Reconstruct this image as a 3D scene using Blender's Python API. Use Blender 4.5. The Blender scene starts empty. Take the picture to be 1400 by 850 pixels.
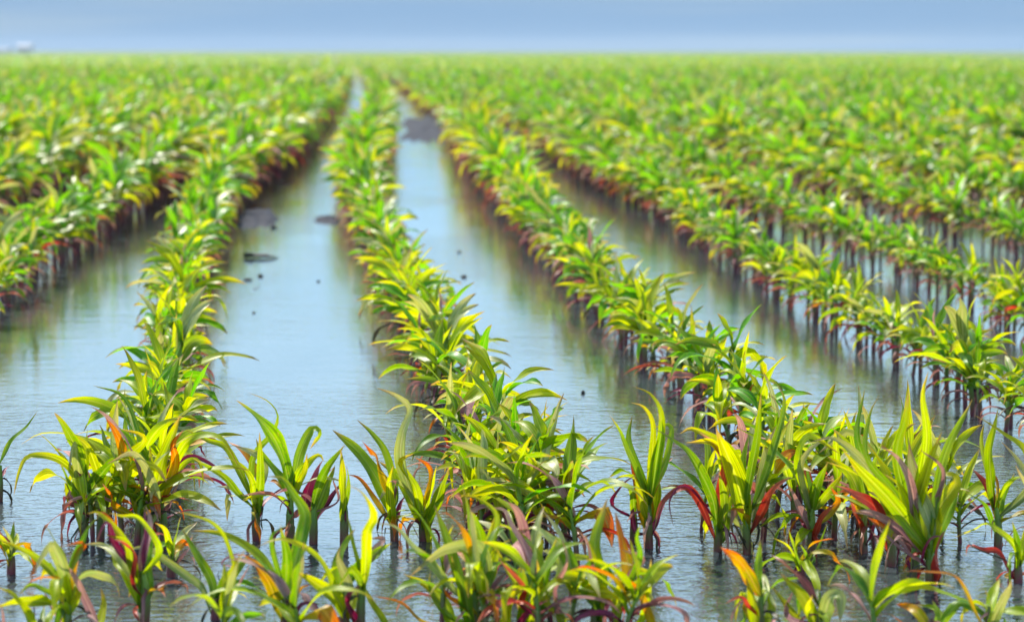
import bpy, math, random
import numpy as np

# ------------------------------------------------------------------ camera model
H, F, HY = 1.1, 3200.0, 70.0                  # eye height (m), focal length in px of the 1400 px picture, horizon row
PITCH = math.atan((425.0 - HY) / F)
CP, SP = math.cos(PITCH), math.sin(PITCH)
def ray(px, py):
    u = (px - 700.0) / F; v = (425.0 - py) / F
    return np.array([u, CP + v * SP, -SP + v * CP])
def ground(px, py, z=0.0):
    d = ray(px, py); t = (z - H) / d[2]
    return d[0] * t, d[1] * t
def at_depth(px, py, Y):
    d = ray(px, py); t = Y / d[1]
    return np.array([d[0] * t, Y, H + d[2] * t])
def topx(X, Y, z=0.0):
    f = Y * CP - (z - H) * SP; up = Y * SP + (z - H) * CP
    return 700 + F * X / f, 425 - F * up / f

S = bpy.context.scene
COL = S.collection
rng = np.random.default_rng(7)

# ------------------------------------------------------------------ object helpers
def props(o, label=None, cat=None, group=None, kind=None):
    if label: o['label'] = label
    if cat: o['category'] = cat
    if group: o['group'] = group
    if kind: o['kind'] = kind
    return o
def mesh_np(name, V, Q, attrs, mats, midx=None, smooth=True):
    V = np.asarray(V, np.float32); Q = np.asarray(Q, np.int32)
    me = bpy.data.meshes.new(name)
    me.vertices.add(len(V)); me.vertices.foreach_set('co', V.ravel())
    me.loops.add(Q.size); me.loops.foreach_set('vertex_index', Q.ravel())
    me.polygons.add(len(Q)); me.polygons.foreach_set('loop_start', np.arange(0, Q.size, 4, dtype=np.int32))
    me.polygons.foreach_set('loop_total', np.full(len(Q), 4, np.int32))
    me.polygons.foreach_set('use_smooth', np.full(len(Q), smooth))
    for m in mats: me.materials.append(m)
    if midx is not None: me.polygons.foreach_set('material_index', np.asarray(midx, np.int32))
    for k, a in attrs.items():
        at = me.attributes.new(k, 'FLOAT', 'POINT'); at.data.foreach_set('value', np.asarray(a, np.float32))
    me.update(calc_edges=True)
    return me
def link(name, me, parent=None, loc=None):
    o = bpy.data.objects.new(name, me); COL.objects.link(o)
    if parent: o.parent = parent
    if loc is not None: o.location = loc
    return o
def empty(name, loc, rz=0.0):
    o = bpy.data.objects.new(name, None); COL.objects.link(o)
    o.location = loc; o.rotation_euler = (0, 0, rz); o.empty_display_size = 0.05
    return o

# ------------------------------------------------------------------ materials
def newmat(name):
    m = bpy.data.materials.new(name); m.use_nodes = True
    nt = m.node_tree; nt.nodes.clear()
    return m, nt, nt.nodes, nt.links
def node(nt, t, **kw):
    n = nt.nodes.new(t)
    for k, v in kw.items(): setattr(n, k, v)
    return n
def inp(n, **kw):
    for k, v in kw.items(): n.inputs[k.replace('_', ' ')].default_value = v
    return n
def math_(nt, op, a, b=None, clamp=False):
    n = nt.nodes.new('ShaderNodeMath'); n.operation = op; n.use_clamp = clamp
    for i, x in enumerate((a, b)):
        if x is None: continue
        if isinstance(x, (int, float)): n.inputs[i].default_value = x
        else: nt.links.new(x, n.inputs[i])
    return n.outputs[0]
def mix(nt, fac, a, b, mode='MIX'):
    n = nt.nodes.new('ShaderNodeMix'); n.data_type = 'RGBA'; n.blend_type = mode
    for s, x in ((n.inputs[0], fac), (n.inputs[6], a), (n.inputs[7], b)):
        if isinstance(x, (int, float)): s.default_value = x
        elif isinstance(x, tuple): s.default_value = (*x, 1)
        else: nt.links.new(x, s)
    return n.outputs[2]
def ramp(nt, fac, stops):
    n = nt.nodes.new('ShaderNodeValToRGB'); cr = n.color_ramp
    while len(cr.elements) < len(stops): cr.elements.new(0.5)
    for e, (p, c) in zip(cr.elements, stops): e.position = p; e.color = (*c, 1)
    nt.links.new(fac, n.inputs[0]); return n.outputs[0]

# each kind of leaf: colour along its length (root to tip, shade put into the dark roots), twice, mixed by a number that differs from leaf to leaf
KINDS = {
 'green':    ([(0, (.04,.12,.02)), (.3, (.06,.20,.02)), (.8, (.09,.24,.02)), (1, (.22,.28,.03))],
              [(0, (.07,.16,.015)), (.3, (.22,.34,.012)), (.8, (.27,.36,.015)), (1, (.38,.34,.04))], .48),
 'fresh':    ([(0, (.03,.10,.015)), (.3, (.06,.23,.015)), (.8, (.09,.28,.02)), (1, (.12,.25,.02))],
              [(0, (.06,.16,.02)), (.3, (.13,.39,.015)), (.8, (.17,.43,.02)), (1, (.26,.38,.02))], .5),
 'rust':     ([(0, (.10,.03,.04)), (.4, (.24,.07,.06)), (1, (.36,.16,.09))],
              [(0, (.16,.05,.05)), (.4, (.40,.14,.12)), (1, (.50,.30,.20))], .35),
 'lime':     ([(0, (.10,.22,.01)), (.3, (.22,.38,.008)), (.75, (.28,.40,.008)), (1, (.40,.33,.02))],
              [(0, (.18,.28,.01)), (.3, (.38,.46,.008)), (.75, (.47,.47,.01)), (1, (.52,.38,.02))], .55),
 'pale':     ([(0, (.12,.20,.05)), (.4, (.27,.36,.10)), (.8, (.34,.38,.12)), (1, (.45,.34,.16))],  # light grey-green, with the whitish gloss of some blades put into the colour
              [(0, (.16,.24,.07)), (.4, (.38,.42,.17)), (.8, (.45,.42,.20)), (1, (.50,.32,.22))], .35),
 'orange':   ([(0, (.10,.20,.02)), (.40, (.34,.38,.015)), (.70, (.58,.32,.02)), (1, (.56,.09,.03))],
              [(0, (.22,.22,.02)), (.35, (.52,.34,.015)), (.65, (.62,.15,.02)), (1, (.50,.09,.05))], .48),
 'red':      ([(0, (.12,.02,.03)), (.4, (.34,.03,.04)), (.8, (.40,.06,.05)), (1, (.40,.16,.12))],
              [(0, (.20,.05,.03)), (.4, (.52,.09,.05)), (.8, (.55,.18,.10)), (1, (.50,.28,.20))], .40),
 'maroon':   ([(0, (.05,.01,.04)), (.5, (.14,.015,.06)), (1, (.16,.05,.09))],
              [(0, (.10,.01,.04)), (.5, (.26,.02,.06)), (1, (.30,.10,.12))], .30),
 'withered': ([(0, (.20,.05,.09)), (.4, (.38,.15,.18)), (.8, (.45,.24,.20)), (1, (.28,.18,.14))],
              [(0, (.14,.12,.06)), (.4, (.34,.22,.22)), (.8, (.55,.34,.27)), (1, (.40,.28,.20))], .30),
 'dark':     ([(0, (.02,.03,.02)), (1, (.05,.06,.03))], [(0, (.04,.03,.03)), (1, (.10,.10,.05))], .15),
}
KN = list(KINDS)
MAT = {}
def leaf_material(kind):
    s0, s1, tr = KINDS[kind]
    m, nt, N, L = newmat('leaf_' + kind)
    at = {k: node(nt, 'ShaderNodeAttribute', attribute_name=k).outputs['Fac'] for k in ('u', 'v', 'rnd')}
    oi = node(nt, 'ShaderNodeObjectInfo')
    r = math_(nt, 'FRACT', math_(nt, 'ADD', at['rnd'], oi.outputs['Random']))
    tc = node(nt, 'ShaderNodeTexCoord')
    # a coordinate that runs along the blade
    cmb = node(nt, 'ShaderNodeCombineXYZ')
    L.new(math_(nt, 'MULTIPLY', at['u'], 17.0), cmb.inputs[0]); L.new(math_(nt, 'MULTIPLY', at['v'], 1.6), cmb.inputs[1])
    L.new(math_(nt, 'MULTIPLY', r, 37.0), cmb.inputs[2])
    veins = inp(node(nt, 'ShaderNodeTexNoise'), Scale=1.0, Detail=2.0); L.new(cmb.outputs[0], veins.inputs['Vector'])
    cmb2 = node(nt, 'ShaderNodeCombineXYZ')
    L.new(math_(nt, 'MULTIPLY', at['u'], 2.0), cmb2.inputs[0]); L.new(math_(nt, 'MULTIPLY', at['v'], 5.0), cmb2.inputs[1])
    L.new(math_(nt, 'MULTIPLY', r, 91.0), cmb2.inputs[2])
    blot = inp(node(nt, 'ShaderNodeTexNoise'), Scale=1.0, Detail=4.0, Roughness=.65); L.new(cmb2.outputs[0], blot.inputs['Vector'])
    bl = blot.outputs['Fac']
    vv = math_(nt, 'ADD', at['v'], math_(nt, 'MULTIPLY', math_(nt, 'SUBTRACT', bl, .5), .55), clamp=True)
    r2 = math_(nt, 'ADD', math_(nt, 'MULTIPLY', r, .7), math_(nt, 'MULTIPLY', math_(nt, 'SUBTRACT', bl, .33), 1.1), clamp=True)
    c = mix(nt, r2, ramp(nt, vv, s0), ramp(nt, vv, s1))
    if kind in ('green', 'lime', 'pale', 'orange', 'fresh'):
        # yellowed margins on some blades, tan dry tips
        ed = math_(nt, 'ABSOLUTE', math_(nt, 'SUBTRACT', at['u'], .5))
        em = node(nt, 'ShaderNodeMapRange', interpolation_type='SMOOTHSTEP'); L.new(math_(nt, 'ADD', ed, math_(nt, 'MULTIPLY', math_(nt, 'SUBTRACT', bl, .5), .6)), em.inputs[0])
        em.inputs[1].default_value = .36; em.inputs[2].default_value = .56; em.inputs[3].default_value = 0
        L.new(math_(nt, 'MULTIPLY', math_(nt, 'FRACT', math_(nt, 'MULTIPLY', r, 3.7)), .6), em.inputs[4])
        c = mix(nt, em.outputs[0], c, (.44,.42,.02) if kind != 'orange' else (.55,.12,.03))
    # veins, pale midrib, dry blotches
    vf = node(nt, 'ShaderNodeMapRange'); L.new(veins.outputs['Fac'], vf.inputs[0]); vf.inputs[1].default_value = .3; vf.inputs[2].default_value = .7
    vf.inputs[3].default_value = .48; vf.inputs[4].default_value = 1.38
    vc = node(nt, 'ShaderNodeCombineColor'); [L.new(vf.outputs[0], vc.inputs[i]) for i in range(3)]
    c = mix(nt, 1.0, c, vc.outputs[0], 'MULTIPLY')
    mid = math_(nt, 'ABSOLUTE', math_(nt, 'SUBTRACT', at['u'], .5))
    mf = node(nt, 'ShaderNodeMapRange', interpolation_type='SMOOTHSTEP'); L.new(mid, mf.inputs[0])
    mf.inputs[1].default_value = .02; mf.inputs[2].default_value = .07; mf.inputs[3].default_value = .6; mf.inputs[4].default_value = 0
    pale = {'green': (.30,.40,.10), 'lime': (.48,.50,.12), 'pale': (.5,.5,.3), 'orange': (.6,.42,.1), 'red': (.6,.16,.1), 'maroon': (.3,.1,.12), 'fresh': (.3,.42,.1), 'rust': (.4,.2,.12), 'withered': (.55,.4,.3), 'dark': (.1,.1,.06)}[kind]
    c = mix(nt, mf.outputs[0], c, pale)
    sp = node(nt, 'ShaderNodeTexNoise'); inp(sp, Scale=3.2, Detail=3.0, Roughness=.6)
    mp = node(nt, 'ShaderNodeVectorMath', operation='MULTIPLY'); L.new(cmb2.outputs[0], mp.inputs[0]); mp.inputs[1].default_value = (2.2, 2.0, 1)
    L.new(mp.outputs[0], sp.inputs['Vector'])
    sf = node(nt, 'ShaderNodeMapRange', interpolation_type='SMOOTHSTEP'); L.new(sp.outputs['Fac'], sf.inputs[0])
    sf.inputs[1].default_value = .57; sf.inputs[2].default_value = .66; sf.inputs[3].default_value = 0; sf.inputs[4].default_value = .45
    c = mix(nt, sf.outputs[0], c, (.40,.28,.06) if kind in ('green', 'lime', 'pale', 'fresh') else (.22,.10,.05))
    tp_ = node(nt, 'ShaderNodeMapRange', interpolation_type='SMOOTHSTEP'); L.new(math_(nt, 'ADD', at['v'], math_(nt, 'MULTIPLY', r, .08)), tp_.inputs[0])
    tp_.inputs[1].default_value = .90; tp_.inputs[2].default_value = 1.02; tp_.inputs[3].default_value = 0; tp_.inputs[4].default_value = .8
    c = mix(nt, tp_.outputs[0], c, (.32,.20,.10))
    hsv = inp(node(nt, 'ShaderNodeHueSaturation'), Saturation=1.08); L.new(c, hsv.inputs['Color'])
    L.new(math_(nt, 'ADD', math_(nt, 'MULTIPLY', math_(nt, 'FRACT', math_(nt, 'MULTIPLY', r, 7.3)), .35), .85), hsv.inputs['Value'])
    c = hsv.outputs[0]
    bmp = inp(node(nt, 'ShaderNodeBump'), Strength=.35, Distance=.002); L.new(veins.outputs['Fac'], bmp.inputs['Height'])
    p = inp(node(nt, 'ShaderNodeBsdfPrincipled'), Roughness=.40 if kind != 'withered' else .7)
    p.inputs['Specular IOR Level'].default_value = .38 if kind not in ('withered', 'dark') else .25
    L.new(c, p.inputs['Base Color']); L.new(bmp.outputs[0], p.inputs['Normal'])
    t = node(nt, 'ShaderNodeBsdfTranslucent')
    tcol = mix(nt, 1.0, c, (1.5, 1.35, .7) if kind in ('green', 'lime', 'pale', 'fresh') else (1.35, 1.05, .9), 'MULTIPLY')
    L.new(tcol, t.inputs['Color']); L.new(bmp.outputs[0], t.inputs['Normal'])
    ms = node(nt, 'ShaderNodeMixShader'); ms.inputs[0].default_value = tr
    L.new(p.outputs[0], ms.inputs[1]); L.new(t.outputs[0], ms.inputs[2])
    out = node(nt, 'ShaderNodeOutputMaterial'); L.new(ms.outputs[0], out.inputs[0])
    return m
for k in KN: MAT[k] = leaf_material(k)

def stalk_material():
    m, nt, N, L = newmat('stalk_sheath')
    u = node(nt, 'ShaderNodeAttribute', attribute_name='u').outputs['Fac']
    v = node(nt, 'ShaderNodeAttribute', attribute_name='v').outputs['Fac']
    r = node(nt, 'ShaderNodeAttribute', attribute_name='rnd').outputs['Fac']
    cmb = node(nt, 'ShaderNodeCombineXYZ')
    L.new(math_(nt, 'MULTIPLY', u, 30.0), cmb.inputs[0]); L.new(math_(nt, 'MULTIPLY', v, 4.0), cmb.inputs[1]); L.new(math_(nt, 'MULTIPLY', r, 31.0), cmb.inputs[2])
    nz = inp(node(nt, 'ShaderNodeTexNoise'), Scale=1.0, Detail=3.0); L.new(cmb.outputs[0], nz.inputs['Vector'])
    vv = math_(nt, 'ADD', v, math_(nt, 'MULTIPLY', math_(nt, 'SUBTRACT', nz.outputs['Fac'], .5), .4), clamp=True)
    c = ramp(nt, vv, [(0, (.012,.012,.022)), (.18, (.045,.012,.022)), (.34, (.17,.025,.04)), (.52, (.12,.10,.03)), (.75, (.10,.20,.02)), (1, (.20,.33,.02))])
    bmp = inp(node(nt, 'ShaderNodeBump'), Strength=.4, Distance=.002); L.new(nz.outputs['Fac'], bmp.inputs['Height'])
    p = inp(node(nt, 'ShaderNodeBsdfPrincipled'), Roughness=.4); L.new(c, p.inputs['Base Color']); L.new(bmp.outputs[0], p.inputs['Normal'])
    out = node(nt, 'ShaderNodeOutputMaterial'); L.new(p.outputs[0], out.inputs[0])
    return m
MAT['stalk'] = stalk_material()

# ------------------------------------------------------------------ leaf and stalk geometry
def catmull(P, n):
    P = np.asarray(P, float)
    if len(P) == 2: P = np.array([P[0], (P[0] + P[1]) / 2 + [0, 0, .001], P[1]])
    E = np.vstack([2 * P[0] - P[1], P, 2 * P[-1] - P[-2]]); out = []
    for i in range(1, len(E) - 2):
        p0, p1, p2, p3 = E[i - 1:i + 3]
        for t in np.linspace(0, 1, 12, endpoint=False):
            out.append(.5 * ((2 * p1) + (-p0 + p2) * t + (2 * p0 - 5 * p1 + 4 * p2 - p3) * t * t + (-p0 + 3 * p1 - 3 * p2 + p3) * t ** 3))
    out.append(E[-2]); out = np.array(out)
    s = np.r_[0, np.cumsum(np.linalg.norm(np.diff(out, axis=0), axis=1))]
    q = np.linspace(0, s[-1], n)
    return np.stack([np.interp(q, s, out[:, k]) for k in range(3)], 1), s[-1]
def leaf_mesh(P, w, nref, r, N=14, M=4, twist=0.0, wave=.28, shrivel=0.0, seg_width=None):
    """ribbon along centre line P; w = full width at the widest; nref = rough direction the upper face looks"""
    C, Ln = catmull(P, N + 1)
    T = np.gradient(C, axis=0); T /= np.linalg.norm(T, axis=1, keepdims=True) + 1e-9
    nref = np.asarray(nref, float)
    if nref.ndim == 1: nref = np.repeat(nref[None], N + 1, 0)
    sd = np.cross(T, nref); ln = np.linalg.norm(sd, axis=1, keepdims=True)
    for i in range(N + 1):
        if ln[i, 0] < .12: sd[i] = sd[i - 1] if i else np.array([1, 0, 0.])
    sd /= np.linalg.norm(sd, axis=1, keepdims=True) + 1e-9
    for i in range(1, N + 1):
        if sd[i] @ sd[i - 1] < 0: sd[i] = -sd[i]
    nm = np.cross(sd, T)
    if nm[N // 2] @ nref[N // 2] < 0: nm = -nm
    s = np.linspace(0, 1, N + 1)
    ang = twist * s ** 1.3 * math.pi
    sd2 = sd * np.cos(ang)[:, None] + nm * np.sin(ang)[:, None]; nm2 = -sd * np.sin(ang)[:, None] + nm * np.cos(ang)[:, None]
    prof = np.where(s < .35, .42 + .58 * np.sin(s / .35 * math.pi / 2), np.cos((s - .35) / .65 * math.pi / 2) ** .8)
    prof = np.clip(prof, .03, 1) * w / 2 * (1 - .45 * shrivel)
    fold = np.radians(58) * np.exp(-s * 6) + np.radians(14) + np.radians(22) * s ** 4 + shrivel * np.radians(38) * (0.6 + .4 * np.sin(s * 9 + r * 20))
    a = np.linspace(-1, 1, M + 1)
    A = a[None, :]
    ph = r * 40
    wv = wave * prof[:, None] * np.abs(A) ** 1.5 * (np.sin(s * 13 + ph)[:, None] * (A > 0) + np.sin(s * 11 + ph * 1.7)[:, None] * (A < 0))
    V = C[:, None, :] + sd2[:, None, :] * (A * (prof * np.cos(fold))[:, None])[..., None] + nm2[:, None, :] * ((np.abs(A) ** 1.3) * (prof * np.sin(fold))[:, None] + wv)[..., None]
    V = V.reshape(-1, 3)
    i, j = np.meshgrid(np.arange(N), np.arange(M), indexing='ij'); b = (i * (M + 1) + j).ravel()
    Q = np.stack([b, b + 1, b + M + 2, b + M + 1], 1)
    U = np.tile((a + 1) / 2, N + 1); VV = np.repeat(s, M + 1)
    return V, Q, U, VV
def tube(P, R, n=8, N=6):
    C, _ = catmull(P, N + 1); s = np.linspace(0, 1, N + 1)
    R = np.interp(s, np.linspace(0, 1, len(R)), R); an = np.arange(n) / n * 2 * math.pi
    V = C[:, None, :] + np.stack([np.cos(an) * 1.15, np.sin(an) * .9, 0 * an], 1)[None] * R[:, None, None]
    i, j = np.meshgrid(np.arange(N), np.arange(n), indexing='ij')
    Q = np.stack([i * n + j, i * n + (j + 1) % n, (i + 1) * n + (j + 1) % n, (i + 1) * n + j], -1).reshape(-1, 4)
    return V.reshape(-1, 3), Q, np.tile(np.arange(n) / n, N + 1), np.repeat(s, n)

def gen_plant(g, N=12, M=4, nl=None, healthy=0.4, top_only=False, big=1.0, far=False):
    """a young corn plant about 0.32 m tall: list of (part, kind, V, Q, u, v, rnd)"""
    out = []
    nl = nl or int(g.integers(8, 11)); hs = g.uniform(.14, .21)
    lean = g.normal(0, .018, 2)
    sp = [np.array([0, 0, -.06]), np.array([lean[0] * .3, lean[1] * .3, hs * .5]), np.array([lean[0], lean[1], hs])]
    if not top_only or N < 6:
        V, Q, U, VV = tube(sp, [.006, .008, .008, .005], 8 if N > 8 else 4, 6 if N > 8 else 2)
        out.append(('stalk', 'stalk', V, Q, U, VV, g.random()))
    phi0 = g.uniform(0, math.pi)
    for k in range(nl):
        f = k / (nl - 1)
        if top_only and f < .25: continue
        phi = phi0 + k * math.pi + g.normal(0, .38)
        z0 = hs * (.30 + .68 * f); base = np.array([lean[0] * (z0 / hs) ** 1.5, lean[1] * (z0 / hs) ** 1.5, z0])
        L = (.12 + .11 * math.sin(min(1, f * 1.35 + .15) * math.pi * .62)) * g.uniform(.85, 1.25)
        L *= big; L *= g.uniform(.8, 1.15)
        if f > .9: L *= .8
        el = np.interp(f, [0, .3, .7, 1], [30, 46, 60, 80]) + g.normal(0, 11)
        bd = np.interp(f, [0, .3, .7, 1], [112, 105, 88, 30]) * g.uniform(.5, 1.4)
        w = np.interp(f, [0, .3, .7, 1], [.018, .034, .044, .027]) * g.uniform(.8, 1.2) * (1 + (big - 1) * .45)
        q = g.random(); shr = 0.0
        if f < .30: kind = ['red', 'maroon', 'withered', 'rust', 'orange', 'dark'][int(g.choice(6, p=[.14, .24, .24, .26, .06, .06]))]; shr = g.uniform(.2, 1)
        elif f < .45: kind = ['orange', 'lime', 'red', 'withered', 'green'][int(g.choice(5, p=[.06, .42, .07, .13, .32]))]; shr = g.uniform(0, .4) if kind in ('withered', 'red') else 0
        elif far: kind = ['lime', 'fresh', 'pale', 'orange'][int(g.choice(4, p=[.17, .63, .195, .005]))]
        else: kind = ['lime', 'green', 'fresh', 'pale', 'orange', 'withered', 'rust'][int(g.choice(7, p=[.44, .21, .21, .12, .005, .015, 0] if big < 1.1 else [.40, .20, .06, .14, .09, .08, .03]))]
        if (healthy > q or (big < 1.1 and kind in ('orange', 'red'))) and kind in ('orange', 'withered', 'red', 'rust') and f > .3: kind = 'fresh' if g.random() < .5 else 'lime'; shr = 0
        pts = [base]; th = math.radians(el); n = 9; d = L / n; az = phi
        kink = g.random() < .12 and .3 < f < .9; ks = g.uniform(.45, .7)
        for i in range(n):
            sfr = (i + 1) / n
            t2 = th - math.radians(bd) * sfr ** 1.5
            if kink and sfr > ks: t2 -= math.radians(65)
            t2 = max(t2, math.radians(-84)); az += g.normal(0, .05)
            pts.append(pts[-1] + d * np.array([math.cos(az) * math.cos(t2), math.sin(az) * math.cos(t2), math.sin(t2)]))
        rr = g.random()
        # upper face looks towards the stalk side and up
        nref = np.array([-math.cos(phi) * .8, -math.sin(phi) * .8, .75])
        tw = g.normal(0, .34)
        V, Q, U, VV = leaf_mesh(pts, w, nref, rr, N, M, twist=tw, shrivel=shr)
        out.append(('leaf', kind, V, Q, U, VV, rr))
    return out
def part_mesh(part, kind, V, Q, U, VV, r):
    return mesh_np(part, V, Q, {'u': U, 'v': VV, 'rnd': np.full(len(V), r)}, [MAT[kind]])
def plant_objects(parts, root):
    for p in parts: link(p[0], part_mesh(*p), root)

# ------------------------------------------------------------------ foreground plants, leaf by leaf
CR = {'a': (0, 500), 'b': (430, 500), 'c': (880, 500)}; SC = 2.4290
K = dict(g='green', y='lime', l='pale', o='orange', r='red', m='maroon', p='withered', d='dark')
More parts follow.
